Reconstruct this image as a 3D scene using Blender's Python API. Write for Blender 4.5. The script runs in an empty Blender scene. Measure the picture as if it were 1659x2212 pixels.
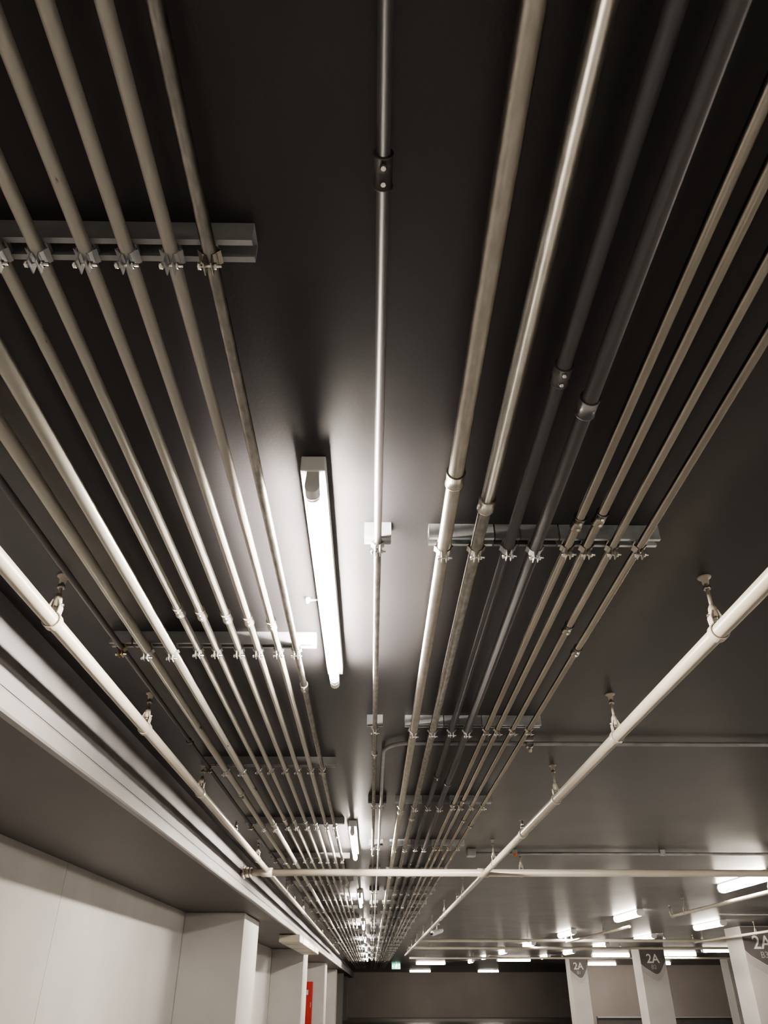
import bpy, bmesh, math, random
from mathutils import Vector, Matrix
random.seed(4)
EYE=1.4
CEIL=EYE+1.0
def Z(h): return EYE+h

# ------------------------------------------------------------ materials
def new_mat(name):
    m=bpy.data.materials.new(name); m.use_nodes=True
    nt=m.node_tree; b=nt.nodes['Principled BSDF']
    return m,nt,b
def noisy(name,c1,c2,scale=6,rough=(.4,.6),metal=0.0,bump=0.0,bscale=80,coords='Object',stretch=None,detail=5,lo=.35,hi=.65,spec=None):
    m,nt,b=new_mat(name)
    tc=nt.nodes.new('ShaderNodeTexCoord'); mp=nt.nodes.new('ShaderNodeMapping')
    nt.links.new(tc.outputs[coords],mp.inputs['Vector'])
    if stretch: mp.inputs['Scale'].default_value=stretch
    n=nt.nodes.new('ShaderNodeTexNoise'); n.inputs['Scale'].default_value=scale; n.inputs['Detail'].default_value=detail
    nt.links.new(mp.outputs[0],n.inputs['Vector'])
    cr=nt.nodes.new('ShaderNodeValToRGB')
    cr.color_ramp.elements[0].position=lo; cr.color_ramp.elements[1].position=hi
    cr.color_ramp.elements[0].color=(*c1,1); cr.color_ramp.elements[1].color=(*c2,1)
    nt.links.new(n.outputs['Fac'],cr.inputs[0]); nt.links.new(cr.outputs[0],b.inputs['Base Color'])
    mr=nt.nodes.new('ShaderNodeMapRange'); mr.inputs['To Min'].default_value=rough[0]; mr.inputs['To Max'].default_value=rough[1]
    nt.links.new(n.outputs['Fac'],mr.inputs['Value']); nt.links.new(mr.outputs[0],b.inputs['Roughness'])
    b.inputs['Metallic'].default_value=metal
    if spec is not None: b.inputs['Specular IOR Level'].default_value=spec
    if bump>0:
        n2=nt.nodes.new('ShaderNodeTexNoise'); n2.inputs['Scale'].default_value=bscale; n2.inputs['Detail'].default_value=3
        nt.links.new(mp.outputs[0],n2.inputs['Vector'])
        bp=nt.nodes.new('ShaderNodeBump'); bp.inputs['Strength'].default_value=bump; bp.inputs['Distance'].default_value=.002
        nt.links.new(n2.outputs['Fac'],bp.inputs['Height']); nt.links.new(bp.outputs[0],b.inputs['Normal'])
    return m
def chipped(name,c,under,rough=.4,metal=.1,thr=.70):
    m,nt,b=new_mat(name)
    tc=nt.nodes.new('ShaderNodeTexCoord')
    mp=nt.nodes.new('ShaderNodeMapping'); mp.inputs['Scale'].default_value=(1,.3,1)
    nt.links.new(tc.outputs['Object'],mp.inputs['Vector'])
    n=nt.nodes.new('ShaderNodeTexNoise'); n.inputs['Scale'].default_value=20; n.inputs['Detail'].default_value=4
    nt.links.new(mp.outputs[0],n.inputs['Vector'])
    cr=nt.nodes.new('ShaderNodeValToRGB'); cr.color_ramp.interpolation='LINEAR'
    cr.color_ramp.elements[0].position=thr; cr.color_ramp.elements[1].position=thr+.006
    cr.color_ramp.elements[0].color=(*c,1); cr.color_ramp.elements[1].color=(*under,1)
    nt.links.new(n.outputs['Fac'],cr.inputs[0]); nt.links.new(cr.outputs[0],b.inputs['Base Color'])
    b.inputs['Roughness'].default_value=rough; b.inputs['Metallic'].default_value=metal
    return m
M={}
M['ceil']=noisy('ceiling_dark_paint',(.030,.028,.031),(.037,.035,.038),scale=2.2,rough=(.33,.43),bump=.2,bscale=120,spec=.36)
M['soffit']=noisy('soffit_dark_paint',(.062,.053,.050),(.073,.063,.060),scale=2,rough=(.5,.62),bump=.2)
M['beam']=noisy('beam_gray_paint',(.21,.20,.215),(.27,.26,.265),scale=3,rough=(.5,.65),bump=.3,bscale=60)
M['lip']=noisy('beam_lip_paint',(.22,.21,.21),(.28,.265,.26),scale=3,rough=(.45,.6),bump=.3,bscale=60)
M['wall']=noisy('wall_plaster',(.44,.425,.415),(.49,.475,.46),scale=1.5,rough=(.7,.85),bump=.2,bscale=50)
M['farwall']=noisy('far_wall_plaster',(.42,.38,.36),(.48,.44,.415),scale=.6,rough=(.7,.85))
M['joint']=noisy('wall_joint_gray',(.33,.32,.31),(.37,.36,.35),scale=3,rough=(.7,.85))  # gray of the thin joint line on the left wall
M['floor']=noisy('floor_epoxy',(.26,.25,.24),(.31,.30,.29),scale=.8,rough=(.25,.4))
M['beige']=chipped('beige_painted_steel',(.43,.41,.37),(.13,.125,.12),rough=.34,metal=.3,thr=.69)
M['cream']=noisy('cream_sprinkler_paint',(.40,.36,.30),(.45,.405,.345),scale=5,rough=(.28,.38))
M['galv']=noisy('galvanised_steel',(.42,.395,.35),(.50,.475,.43),scale=60,rough=(.31,.35),metal=1,stretch=(1,.4,1),detail=2)
M['galvd']=noisy('weathered_galvanised_steel',(.25,.24,.22),(.36,.345,.32),scale=70,rough=(.31,.36),metal=1,stretch=(1,.4,1),detail=2)
M['emt']=noisy('zinc_conduit',(.34,.31,.27),(.40,.37,.325),scale=14,rough=(.22,.28),metal=1,stretch=(1,.2,1),detail=2)
M['dark']=chipped('dark_painted_steel',(.098,.094,.099),(.3,.28,.25),rough=.42,metal=.15,thr=.73)
M['cpipe']=chipped('charcoal_painted_steel',(.060,.056,.057),(.3,.28,.25),rough=.45,metal=.1,thr=.72)
M['strut']=noisy('strut_zinc',(.52,.56,.58),(.76,.79,.80),scale=24,rough=(.28,.42),metal=.6)
M['strutp']=noisy('strut_gray_paint',(.30,.305,.32),(.40,.405,.41),scale=14,rough=(.35,.5),metal=.2)
M['strutd']=noisy('strut_dull_paint',(.20,.205,.215),(.27,.275,.285),scale=12,rough=(.35,.5),metal=.2)
M['screw']=noisy('bolt_zinc',(.75,.74,.70),(.92,.90,.86),scale=60,rough=(.15,.3),metal=1)
M['white']=noisy('white_enamel',(.72,.72,.72),(.78,.78,.77),scale=8,rough=(.3,.4))
M['capgray']=noisy('aluminium_cap',(.45,.45,.45),(.6,.6,.6),scale=30,rough=(.3,.4),metal=.8)
M['red']=noisy('red_enamel',(.35,.012,.012),(.42,.018,.016),scale=5,rough=(.3,.4))
M['orange']=noisy('orange_paint',(.7,.12,.02),(.8,.15,.03),scale=5,rough=(.4,.5))
M['signgray']=noisy('sign_gray_paint',(.10,.09,.092),(.13,.115,.118),scale=4,rough=(.5,.6))
M['textwhite']=noisy('sign_white_paint',(.70,.69,.67),(.75,.74,.72),scale=4,rough=(.5,.6))
M['textgray']=noisy('sign_pale_paint',(.32,.31,.30),(.36,.35,.34),scale=4,rough=(.5,.6))
M['rust']=noisy('brass_brown',(.16,.11,.05),(.3,.22,.11),scale=60,rough=(.35,.5),metal=.7)
def emis(name,col,s):
    m,nt,b=new_mat(name)
    b.inputs['Base Color'].default_value=(.8,.8,.8,1)
    b.inputs['Emission Color'].default_value=(*col,1); b.inputs['Emission Strength'].default_value=s
    return m
M['tube']=emis('lamp_tube_glow',(1,.915,.80),560)
M['diff']=emis('lamp_diffuser_glow',(1,.90,.77),80)
M['green']=emis('exit_sign_green',(.01,.45,.22),3.5)
M['exitw']=emis('exit_sign_white',(.8,1,.9),6.0)

# ------------------------------------------------------------ mesh builder
class MB:
    def __init__(s): s.bm=bmesh.new(); s.mats=[]
    def mi(s,k):
        if k not in s.mats: s.mats.append(k)
        return s.mats.index(k)
    def face(s,vs,k,smooth=False):
        try: f=s.bm.faces.new(vs)
        except ValueError: return
        f.material_index=s.mi(k); f.smooth=smooth
    def box(s,a,b,k,bevel=0):
        x0,y0,z0=[min(a[i],b[i]) for i in range(3)]; x1,y1,z1=[max(a[i],b[i]) for i in range(3)]
        v=[s.bm.verts.new(p) for p in ((x0,y0,z0),(x1,y0,z0),(x1,y1,z0),(x0,y1,z0),(x0,y0,z1),(x1,y0,z1),(x1,y1,z1),(x0,y1,z1))]
        fs=[]
        for q in ((0,3,2,1),(4,5,6,7),(0,1,5,4),(1,2,6,5),(2,3,7,6),(3,0,4,7)):
            f=s.bm.faces.new([v[i] for i in q]); f.material_index=s.mi(k); fs.append(f)
        if bevel:
            es=set(e for f in fs for e in f.edges)
            bmesh.ops.bevel(s.bm,geom=list(es),offset=bevel,segments=2,affect='EDGES',profile=.6,material=s.mi(k))
    def sweep(s,pts,r,k,seg=20,caps=True):
        pts=[Vector(p) for p in pts]; n=len(pts)
        rs=r if isinstance(r,(list,tuple)) else [r]*n
        t0=(pts[1]-pts[0]).normalized()
        up=Vector((0,0,1)) if abs(t0.z)<.9 else Vector((1,0,0))
        u=t0.cross(up).normalized(); rings=[]; pt=t0
        for i in range(n):
            if i==0: t=t0
            elif i==n-1: t=(pts[i]-pts[i-1]).normalized()
            else:
                a=(pts[i]-pts[i-1]); b=(pts[i+1]-pts[i])
                if a.length<1e-9: a=b
                if b.length<1e-9: b=a
                t=(a.normalized()+b.normalized()).normalized()
            q=pt.rotation_difference(t); u=(q@u).normalized(); pt=t
            w=t.cross(u).normalized()
            rings.append([s.bm.verts.new(pts[i]+(u*math.cos(2*math.pi*j/seg)+w*math.sin(2*math.pi*j/seg))*rs[i]) for j in range(seg)])
        for i in range(n-1):
            for j in range(seg):
                s.face([rings[i][j],rings[i][(j+1)%seg],rings[i+1][(j+1)%seg],rings[i+1][j]],k,True)
        if caps:
            s.face(list(reversed(rings[0])),k); s.face(rings[-1],k)
    def cyl(s,a,b,r,k,seg=20): s.sweep([a,b],r,k,seg)
    def extrude_poly(s,poly,axis,a,b,k):
        def mk(t): 
            return [s.bm.verts.new((t,p,q) if axis=='X' else (p,t,q)) for p,q in poly]
        A=mk(a);B=mk(b); n=len(poly)
        for i in range(n): s.face([A[i],A[(i+1)%n],B[(i+1)%n],B[i]],k)
        s.face(A,k); s.face(list(reversed(B)),k)
    def ribbon(s,pts,c,w,t,k):
        n=len(pts); P=[Vector((p[0],p[1])) for p in pts]; off=[]
        for i in range(n):
            d=(P[min(i+1,n-1)]-P[max(i-1,0)]).normalized()
            off.append(Vector((d.y,-d.x))*t)
        rings=[]
        for i in range(n):
            a=P[i]; b=P[i]+off[i]
            rings.append([s.bm.verts.new((a.x,c-w/2,a.y)),s.bm.verts.new((b.x,c-w/2,b.y)),s.bm.verts.new((b.x,c+w/2,b.y)),s.bm.verts.new((a.x,c+w/2,a.y))])
        for i in range(n-1):
            for j in range(4):
                s.face([rings[i][j],rings[i][(j+1)%4],rings[i+1][(j+1)%4],rings[i+1][j]],k)
        s.face(rings[0],k); s.face(rings[-1],k)
    def done(s,name,loc=(0,0,0),parent=None):
        bmesh.ops.recalc_face_normals(s.bm,faces=s.bm.faces[:])
        me=bpy.data.meshes.new(name); s.bm.to_mesh(me); s.bm.free()
        for k in s.mats: me.materials.append(M[k])
        o=bpy.data.objects.new(name,me); o.location=loc
        bpy.context.scene.collection.objects.link(o)
        if parent: o.parent=parent
        return o
def inst(o,loc,name=None,rot=None):
    n=bpy.data.objects.new(name or o.name.split('.')[0],o.data); n.location=loc
    if rot: n.rotation_euler=rot
    bpy.context.scene.collection.objects.link(n); return n

# ------------------------------------------------------------ room shell
XR=17; YB=-9; YF=56; WX=-1.99; BX=-1.115
def slab(name,a,b,k):
    m=MB(); m.box(a,b,k); return m.done(name)
slab('ceiling',(BX-.3,YB,CEIL),(XR+.2,YF+.2,CEIL+.2),'ceil')
slab('floor',(WX-.2,YB-.2,-.2),(XR+.2,YF+.2,0),'floor')
slab('wall_left',(WX-.2,YB-.2,0),(WX,YF+.2,CEIL+.2),'wall')
slab('wall_right',(XR,YB-.2,0),(XR+.2,YF+.2,CEIL+.2),'wall')
slab('wall_back',(WX,YB-.2,0),(XR,YB,CEIL+.2),'wall')
slab('wall_far',(WX,YF,0),(XR,YF+.2,CEIL+.2),'farwall')
m=MB()
m.box((WX,YB,Z(.705)),(BX-.02,YF,CEIL+.2),'soffit')
m.done('ceiling_soffit')
m=MB()
m.extrude_poly([(BX-.02,CEIL),(BX-.02,Z(.770)),(BX+.002,Z(.770)),(BX+.002,CEIL)],'Y',YB,YF,'beam')
m.extrude_poly([(BX-.02,Z(.770)),(BX-.02,Z(.700)),(BX+.006,Z(.700)),(BX+.012,Z(.706)),(BX+.012,Z(.754)),(BX+.006,Z(.760)),(BX-.002,Z(.763)),(BX-.002,Z(.770))],'Y',YB,YF,'lip')
m.done('trim_1')
m=MB()
for yy in (5.35,): m.box((WX,yy,0),(WX+.001,yy+.005,Z(.70)),'joint')
m.done('trim_2')
for i in range(6):
    y=9.0+8.3*i
    m=MB(); m.box((WX,y,0),(-1.35,y+1.2,Z(.705)),'wall',bevel=.012); m.done('column')
m=MB(); m.box((WX,-7.6,0),(-1.35,-6.4,Z(.705)),'wall',bevel=.012); m.done('column')

# ------------------------------------------------------------ signed columns (right)
def text(name,body,size,loc,parent,mat='textwhite'):
    c=bpy.data.curves.new(name,'FONT'); c.body=body; c.size=size; c.align_x='CENTER'; c.align_y='CENTER'; c.extrude=.0015; c.offset=size*.01
    o=bpy.data.objects.new(name,c); o.rotation_euler=(math.pi/2,0,0); o.location=loc; c.materials.append(M[mat])
    bpy.context.scene.collection.objects.link(o); o.parent=parent
def sign_column(cx,y,w,code):
    m=MB(); m.box((-w/2,0,0),(w/2,w,CEIL),'wall',bevel=.01)
    hw=w/2-.012
    top=CEIL-.01
    def edge(x,b): return top-.34-.26*math.cos(x/hw*math.pi/2)*b-.03*math.sin(x*14)
    N=24
    pts=[(-hw+2*hw*i/N) for i in range(N+1)]
    for i in range(N):
        a,b2=pts[i],pts[i+1]
        v=[m.bm.verts.new(p) for p in ((a,-.003,top),(b2,-.003,top),(b2,-.003,edge(b2,1)),(a,-.003,edge(a,1)))]
        m.face(v,'signgray')
        for q in range(1,6):
            d=.030*q; t=.005
            v=[m.bm.verts.new(p) for p in ((a,-.003,edge(a,1)-d),(b2,-.003,edge(b2,1)-d),(b2,-.003,edge(b2,1)-d-t),(a,-.003,edge(a,1)-d-t))]
            m.face(v,'signgray')
    o=m.done('signed_column',(cx,y,0))
    text('zone_number','2A',.30,(0,-.006,CEIL-.27),o)
    text('bay_number',code,.14,(0,-.006,CEIL-.46),o,'textgray')
sign_column(7.12,15.5,.7,'B3')
sign_column(7.72,23.6,.7,'B2')
sign_column(7.42,31.0,.62,'B1')
for cx,cy in ((13.6,24),(13.6,32)):
    m=MB(); m.box((-.35,0,0),(.35,.7,CEIL),'wall',bevel=.01); m.done('column',(cx,cy,0))
m=MB(); m.box((9.9,40,0),(XR,40.2,CEIL),'farwall'); m.done('wall_recess')
m=MB(); m.box((9.9,39.0,0),(16.9,39.15,.40),'signgray',bevel=.02); m.box((9.9,38.9,.40),(16.9,39.2,.46),'wall',bevel=.01); m.done('parking_kerb_wall')

# ------------------------------------------------------------ clamps/strut
def clamp(m,x,z,r,k,bk='screw',ytop=Z(.962),mirror=1):
    for sgn in (1,-1):
        pts=[(x+sgn*.005,z-r-.020),(x+sgn*.005,z-r-.004)]
        R=r+.0012
        for i in range(11):
            a=math.radians(-72+ (132)*i/10)
            pts.append((x+sgn*R*math.cos(a),z+R*math.sin(a)))
        pts+= [(x+sgn*(R*.62+.002),ytop-.002),(x+sgn*(R*.62+.002),ytop+.008)]
        m.ribbon(pts,0,.024,-.0018*sgn*-1,k)
        m.ribbon([(x+sgn*(R+.0005),z+.004),(x+sgn*(R+.006),z-.001),(x+sgn*(R+.0005),z-.006)],0,.024,.0012*sgn,k)
    zb=z-r-.012
    m.cyl((x-.017,0,zb),(x+.020,0,zb),.0026,bk,8)
    m.cyl((x-.013*mirror-.003,0,zb),(x-.013*mirror+.002,0,zb),.0062,bk,6)
    m.cyl((x+.008*mirror,0,zb),(x+.0125*mirror,0,zb),.0058,bk,6)
def channel(m,x0,x1,k):
    p=[(-.0205,0),(-.0205,-.041),(-.0105,-.041),(-.0105,-.034),(-.0128,-.034),(-.0128,-.0385),(-.018,-.0385),(-.018,-.0025)]
    poly=p+[(-a,b) for a,b in reversed(p)]
    m.extrude_poly([(a,CEIL-.0005+b) for a,b in poly],'X',x0,x1,k)
    n=max(1,int((x1-x0)/.25))
    for i in range(n):
        xx=x0+(i+.5)*(x1-x0)/n
        m.cyl((xx,0,CEIL-.012),(xx,0,CEIL-.004),.008,'screw',6)

def pz(r): return Z(.957)-r
LEFT=[(-.829,.009,'rust','dark'),(-.744,.0155,'beige','beige'),(-.662,.0165,'beige','beige'),(-.577,.0108,'beige','beige'),(-.516,.0108,'beige','beige'),
      (-.443,.0108,'beige','beige'),(-.380,.0108,'beige','beige'),(-.313,.0108,'beige','beige'),(-.255,.0108,'galv','galvd')]
RIGHT=[(.175,.0168,'galv','galv'),(.257,.0158,'galv','galv'),(.338,.0135,'dark','dark'),(.406,.0155,'dark','dark'),(.489,.0108,'screw','emt'),
       (.537,.0108,'screw','emt'),(.603,.0102,'galv','emt'),(.672,.0102,'galv','emt')]
m=MB()
channel(m,-.79,-.190,'strutp'); channel(m,-.868,-.797,'strutp')
for x,r,ck,pk in LEFT: clamp(m,x,pz(r),r,'strutp' if pk=='beige' else ck)
rackL=m.done('strut_rack',(0,.745,0))
for i in range(1,22): inst(rackL,(0,.745+1.56*i,0),'strut_rack')
for i in (1,2,3): inst(rackL,(0,.745-1.56*i,0),'strut_rack')
m=MB()
channel(m,.138,.302,'strut'); channel(m,.306,.368,'strutd'); channel(m,.370,.466,'strutd'); channel(m,.470,.724,'strut')
for x,r,ck,pk in RIGHT: clamp(m,x,pz(r),r,'galv' if pk!='dark' else 'strutp')
rackR=m.done('strut_rack',(0,1.62,0))
for i in range(1,21): inst(rackR,(0,1.62+1.56*i,0),'strut_rack')
for i in (1,2): inst(rackR,(0,1.62-1.56*i-.06,0),'strut_rack')
m=MB(); channel(m,-.026,.042,'strutp'); clamp(m,.008,pz(.0095),.0095,'strutp')
br=m.done('conduit_bracket',(0,1.615,0)); inst(br,(0,3.175,0),'conduit_bracket'); inst(br,(0,-1.3,0),'conduit_bracket')
m=MB(); channel(m,-.026,.085,'dark'); clamp(m,.008,pz(.0095),.0095,'galv'); clamp(m,.052,pz(.0095),.0095,'galv')
br=m.done('conduit_bracket',(0,4.735,0))
for i in range(1,18): inst(br,(0,4.735+1.56*i,0),'conduit_bracket')

# ------------------------------------------------------------ conduits
def coupling(m,x,y,z,r,k,screws=True,L=.05):
    R=r+.0032
    m.sweep([(x,y-L/2,z),(x,y-L/2+.0025,z),(x,y-L/2+.003,z),(x,y+L/2-.003,z),(x,y+L/2-.0025,z),(x,y+L/2,z)],[R+.0014,R+.0014,R,R,R+.0014,R+.0014],k,24)
    if screws:
        for dy in (-.012,.012):
            m.cyl((x,y+dy,z-R-.004),(x,y+dy,z-R+.002),.0036,'screw',8)
            m.cyl((x,y+dy,z-R-.001),(x,y+dy,z-R+.001),.0055,k,10)
def conduit(x,r,k,cps,screws=True,y0=-8.5,y1=44,ck=None,name='electrical_conduit',k2=None,yc=None):
    m=MB(); z=pz(r)
    if k2:
        m.cyl((x,y0,z),(x,yc,z),r,k,32); m.cyl((x,yc,z),(x,y1,z),r*.97,k2,32)
    else: m.cyl((x,y0,z),(x,y1,z),r,k,32)
    for y in cps: coupling(m,x,y,z,r,ck or k,screws,L=.05 if r<.013 else .045)
    return m.done(name)
Lc=[[3.4,6.6],[4.4,8],[5.3,9],[2.01,5.2,8.4],[2.03,5.2,8.4],[2.05,5.25,8.4],[2.07,5.3,8.4],[2.10,5.3,8.4],[2.66,5.8,9]]
for (x,r,ck,pk),c in zip(LEFT,Lc): conduit(x,r,pk,c,screws=(r<.013 and pk!='dark'))
Rc=[[1.315,4.9,8],[1.415,5.1,8],[.99,4.0,7.1],[1.075,4.15,7.2],[1.50,4.7,7.8],[1.48,4.6,7.7],[2.12,5.2,8.3],[2.30,5.4,8.5]]
for i,((x,r,ck,pk),c) in enumerate(zip(RIGHT,Rc)):
    conduit(x,r,pk,c,screws=(i in (2,4,5,6,7)),k2='galvd' if i==1 else None,yc=1.415)
conduit(.008,.0095,'cpipe',[.60],True,y1=1.62)
conduit(.008,.0095,'galvd',[3.6,6.7],True,y0=1.62)
m=MB(); r=.0095; z=Z(.974); zz=pz(r)
pts=[(16.9,3.50,z),(.70,3.50,z),(.17,3.50,z)]
for i in range(1,9):
    a=math.radians(90*i/8); pts.append((.17-.118*math.sin(a),3.50+.16*(1-math.cos(a)),z))
pts+=[(.052,4.3,z),(.052,4.6,zz),(.052,40,zz)]
m.sweep(pts,r,'strutp',16)
m.done('branch_conduit')
m=MB(); m.box((.715,3.475,CEIL-.012),(.755,3.525,CEIL),'galv',.001); m.ribbon([(.72,CEIL-.02),(.722,CEIL-.04),(.735,CEIL-.047),(.748,CEIL-.04),(.75,CEIL-.02)],3.5,.03,.003,'galv'); m.cyl((.735,3.5,CEIL-.065),(.735,3.5,CEIL-.04),.008,'galv',8)
m.done('conduit_clip')
m=MB(); z=Z(.97)
m.cyl((.86,6.78,z),(16.9,6.78,z),.011,'strutp',16)
m.box((.80,6.73,Z(.945)),(.87,6.83,CEIL),'strutp',.004)
for xx in (1.2,2.45,4.2,6): 
    m.cyl((xx-.02,6.78,z),(xx+.02,6.78,z),.016,'strutp',12); m.box((xx-.02,6.76,z),(xx+.02,6.80,CEIL),'strutp')
m.cyl((1.19,6.78,z),(1.215,6.78,z),.018,'orange',12)
m.done('cross_conduit')

# ------------------------------------------------------------ ceiling light fixtures
m=MB(); W=.0275; L=1.25
m.box((-W,0,-.040),(W,L,0),'white',.003)
for e,sg in ((0.0,1),(L,-1)):
    yy=e+sg*.004
    prof=[(-.013,-.038)]+[(.0165*math.cos(math.radians(a)),-.078+.0165*math.sin(math.radians(a))) for a in range(180,361,20)]+[(.013,-.038)]
    m.extrude_poly(prof,'Y',yy,yy+sg*.026,'white')
    m.cyl((0,yy+sg*.024,-.078),(0,yy+sg*.060,-.078),.0148,'capgray',20)
    m.cyl((0,yy+sg*.024,-.078),(0,yy+sg*.036,-.078),.0165,'white',20)
m.cyl((0,.062,-.078),(0,L-.062,-.078),.0160,'tube',12)
fix=m.done('ceiling_light_fixture',(-.137,1.32,CEIL))
for i in (-2,-1,1,2,3,4,5,6,7): inst(fix,(-.137,1.32+4.2*i,CEIL))
m=MB()
m.box((-.045,0,-.018),(.045,L,0),'white',.003)
prof=[(-.050,-.018),(-.055,-.045),(-.045,-.078),(-.02,-.090),(.02,-.090),(.045,-.078),(.055,-.045),(.050,-.018)]
m.extrude_poly(prof,'Y',.03,L-.03,'diff')
m.extrude_poly([(a*1.04,b*1.02) for a,b in prof],'Y',0,.03,'white'); m.extrude_poly([(a*1.04,b*1.02) for a,b in prof],'Y',L-.03,L,'white')
fx2=m.done('ceiling_light_fixture',(3.9,7.9,CEIL))
for i in (-3,-2,-1,1,2,3,4,5,6): inst(fx2,(3.9,7.9+4.2*i,CEIL))
for i in range(-4,5): inst(fx2,(5.87,14.0+3.6*i,CEIL))
for x,y in ((3.1,36),(5.9,31.9),(8.4,27.9),(10.2,26.9),(10.6,24.2),(9.6,10),(12.5,16),(9,-2),(12.5,36),(10.5,37),(3.5,51),(7.5,51)):  # the pair closest to wall_far is added to brighten that wall
    inst(fx2,(x,y,CEIL),rot=(0,0,math.pi/2))
m=MB(); m.sweep([(0,0,0),(0,0,-.006),(0,0,-.012),(0,0,-.018)],[.008,.009,.006,.003],'white',12); m.cyl((0,0,-.008),(.03,-.004,-.008),.003,'white',8); m.done('ceiling_cable_clip',(-.20,2.03,CEIL))

# ------------------------------------------------------------ sprinkler system
def hanger(m,x,y,zp,r,k='cream'):
    m.sweep([(x,y,CEIL),(x,y,CEIL-.004),(x,y,CEIL-.006),(x,y,CEIL-.022)],[.020,.018,.011,.009],k,16)
    m.cyl((x,y,CEIL-.02),(x,y,zp+r+.020),.0052,k,10)
    for zz in (CEIL-.035,zp+r+.040,zp+r+.018): m.cyl((x,y,zz-.005),(x,y,zz+.005),.0105,'galv',6)
    m.sweep([(x,y,zp+r+.062),(x,y,zp+r+.05),(x,y,zp+r+.03),(x,y,zp+r+.015)],[.006,.012,.013,.007],k,12)
    R=r+.002
    for sg in (1,-1):
        pts=[(x+sg*.006,zp+r+.040),(x+sg*.013,zp+r+.022)]
        for i in range(13):
            a=math.radians(62-152*i/12); pts.append((x+sg*R*math.cos(a),zp+R*math.sin(a)))
        m.ribbon(pts,y,.026,.003*(-sg),k)
    m.cyl((x-.02,y,zp+r+.028),(x+.02,y,zp+r+.028),.004,'galv',8)
HY=[-3.2,-1.0,.6,1.88,2.88,4.0,6.3,8.6,10.9,13.2,15.5,17.8,20.1,22.4]
m=MB(); m.cyl((.95,-8.5,Z(.83)),(.95,24,Z(.83)),.0215,'cream',28)
for y in HY: hanger(m,.95,y,Z(.83),.0215)
for y in (5.0,11.5): m.cyl((.95,y-.03,Z(.83)),(.95,y+.03,Z(.83)),.027,'cream',20)
m.done('sprinkler_pipe')
m=MB(); m.cyl((-.89,-8.5,Z(.86)),(-.89,24,Z(.86)),.0205,'cream',28)
for y in HY: hanger(m,-.89,y+.02,Z(.86),.0205)
m.done('sprinkler_pipe')
m=MB(); z=Z(.845)
m.cyl((-1.10,6.97,z),(16.9,6.97,z),.028,'cream',28)
m.cyl((-1.095,6.97,z),(-1.075,6.97,z),.050,'cream',24)
m.cyl((-1.04,6.97,z),(-1.02,6.97,z),.038,'cream',24)
m.cyl((-1.075,6.97,z),(-1.045,6.97,z),.043,'cream',6)
for x in (1.28,3.6,6,8.5): hanger(m,x,6.97,z,.028)
for x in (-.89,.95): m.cyl((x-.045,6.97,z),(x+.045,6.97,z),.036,'cream',20)
m.done('sprinkler_main_pipe')
for yy,x0 in ((17.4,.9),(20.6,.9),(27,1.2)):
    m=MB(); z=Z(.86); m.cyl((x0,yy,z),(16.9,yy,z),.028,'cream',20)
    for x in (x0+.5,3.2,6,8.8,11.5): hanger(m,x,yy,z,.028)
    m.done('sprinkler_main_pipe')
def branch(x,y0,y1,h=.83):
    m=MB(); z=Z(h)
    m.sweep([(x,y0,z),(x,y1-.05,z),(x,y1-.015,z+.015),(x,y1,z+.05),(x,y1,z+.10)],.02,'cream',16)
    m.cyl((x,y1-.08,z),(x,y1-.05,z),.027,'cream',16)
    m.sweep([(x,y1,z+.10),(x,y1,z+.12),(x,y1,z+.13)],[.012,.012,.022],'galv',12)
    y=y1-.5
    while y>min(y0,y1):
        hanger(m,x,y,z,.02); y-=2.4
    m.done('sprinkler_pipe')
branch(3.98,3.0,11.1)
branch(3.98,13.0,17.4)
branch(6.6,11,17.4)
m=MB(); m.cyl((5.2,12.5,Z(.96)),(16.9,12.5,Z(.96)),.013,'strutp',12); m.done('cross_conduit')
m=MB()
m.cyl((0,0,0),(0,0,.055),.008,'galv',10); m.cyl((0,0,.05),(0,0,.053),.017,'galv',12); m.cyl((0,0,0),(0,0,.02),.012,'galv',6)
hd=m.done('sprinkler_head',(.95,5.0,Z(.857)))
inst(hd,(-.89,5.2,Z(.88))); inst(hd,(.95,9.2,Z(.8515))); inst(hd,(-.89,9.6,Z(.88)))

# ------------------------------------------------------------ trunking under soffit, left, far
m=MB(); m.box((-1.36,12.6,Z(.699)),(-1.05,17.2,Z(.60)),'cream',.01)
for y in (13.2,14.6,16.0): m.box((-1.365,y,Z(.698)),(-1.045,y+.05,Z(.595)),'cream',.004)
m.done('cable_trunking')
m=MB(); 
m.cyl((0,0,0),(0,0,-.02),.05,'white',20); m.cyl((0,0,-.02),(0,0,-.10),.014,'white',12)
m.sweep([(-.10,-.10,-.16),(-.085,-.085,-.157),(.08,.08,-.10),(.10,.10,-.095)],[.034,.042,.042,.03],'white',20)
m.box((-.125,-.06,-.125),(.03,.06,-.118),'white')
m.cyl((-.101,-.101,-.1605),(-.11,-.11,-.163),.026,'dark',16)
m.done('security_camera',(1.16,15.0,CEIL))
m=MB(); m.box((-.19,-.02,-.11),(.19,.02,.11),'white',.004); m.box((-.178,-.024,-.098),(.178,-.0205,.098),'green')
def poly(m,pts,k):
    v=[m.bm.verts.new((x,-.0255,z)) for x,z in pts]; m.face(v,k)
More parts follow.
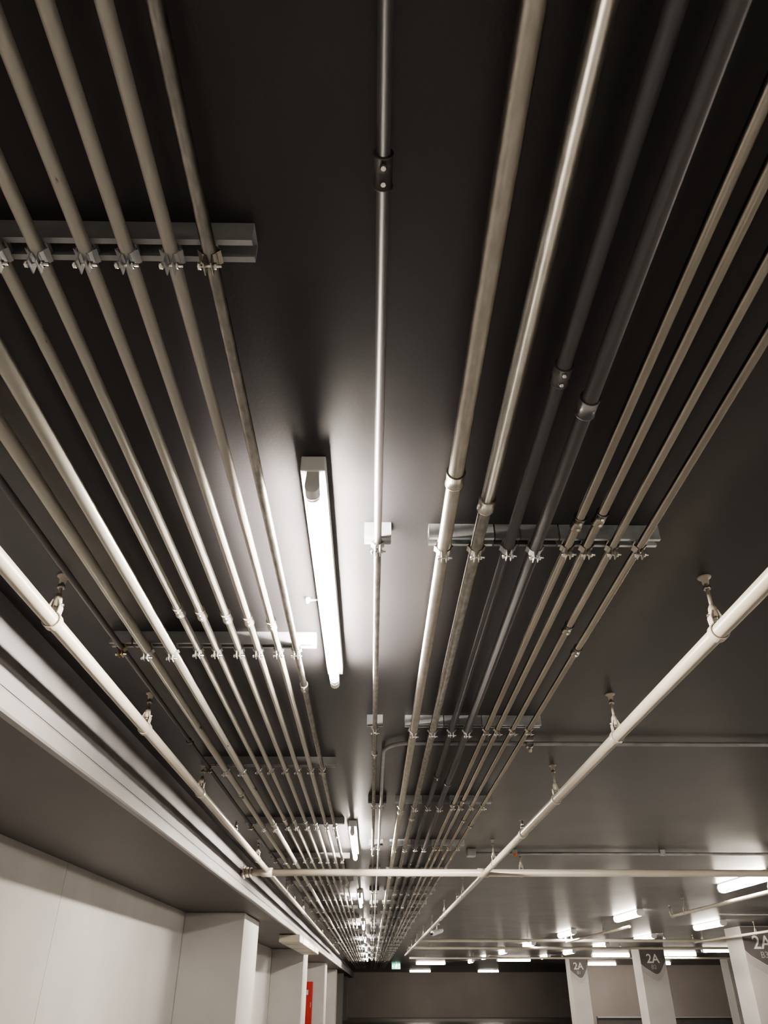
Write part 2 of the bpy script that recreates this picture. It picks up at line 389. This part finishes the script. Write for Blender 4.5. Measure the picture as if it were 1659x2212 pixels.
def limb(m,a,b,w,k='exitw'):
    a=Vector(a);b=Vector(b);d=(b-a).normalized();n=Vector((-d.y,d.x))*w/2
    poly(m,[tuple(a+n),tuple(b+n),tuple(b-n),tuple(a-n)],k)
poly(m,[(.02+.018*math.cos(t*math.pi/6),.062+.018*math.sin(t*math.pi/6)) for t in range(12)],'exitw')
limb(m,(.018,.045),(.0,-.01),.03); limb(m,(.0,-.01),(.035,-.035),.016); limb(m,(.035,-.035),(.03,-.08),.015)
limb(m,(.0,-.01),(-.03,-.045),.016); limb(m,(-.03,-.045),(-.065,-.05),.015)
limb(m,(.018,.04),(.05,.02),.012); limb(m,(.05,.02),(.07,.035),.012); limb(m,(.012,.04),(-.025,.03),.012); limb(m,(-.025,.03),(-.03,.0),.012)
limb(m,(.09,-.085),(.09,.085),.01); limb(m,(.09,.08),(.15,.08),.01); limb(m,(.15,.085),(.15,-.085),.01)
limb(m,(-.15,0),(-.09,0),.018); poly(m,[(-.17,0),(-.135,.035),(-.135,-.035)],'exitw')
o=m.done('exit_sign',(1.08,37.5,Z(.885)))
m=MB(); m.box((-1.95,25.445,.45),(-1.68,25.598,1.62),'red',.01); m.box((-1.93,25.435,.5),(-1.70,25.447,1.57),'red',.004)
m.box((-1.73,25.425,1.0),(-1.715,25.437,1.12),'galv'); m.box((-1.88,25.432,1.3),(-1.80,25.436,1.42),'capgray')
m.done('fire_hose_cabinet')

# ------------------------------------------------------------ camera / world
cam=bpy.data.cameras.new('camera'); co=bpy.data.objects.new('camera',cam); bpy.context.scene.collection.objects.link(co)
cam.sensor_fit='VERTICAL'; cam.sensor_height=36; cam.lens=1600/2212*36; cam.clip_start=.02; cam.clip_end=200
th=math.atan(1034/1600); psi=math.atan(28.5/1905)
co.location=(0,0,EYE)
co.rotation_euler=(math.pi/2+th,0,-psi)
bpy.context.scene.camera=co
try:
    bpy.context.scene.view_settings.look='AgX - Medium High Contrast'
except Exception as e: print(e)
w=bpy.data.worlds.new('world'); bpy.context.scene.world=w; w.use_nodes=True
w.node_tree.nodes['Background'].inputs[0].default_value=(.5,.45,.4,1); w.node_tree.nodes['Background'].inputs[1].default_value=.05
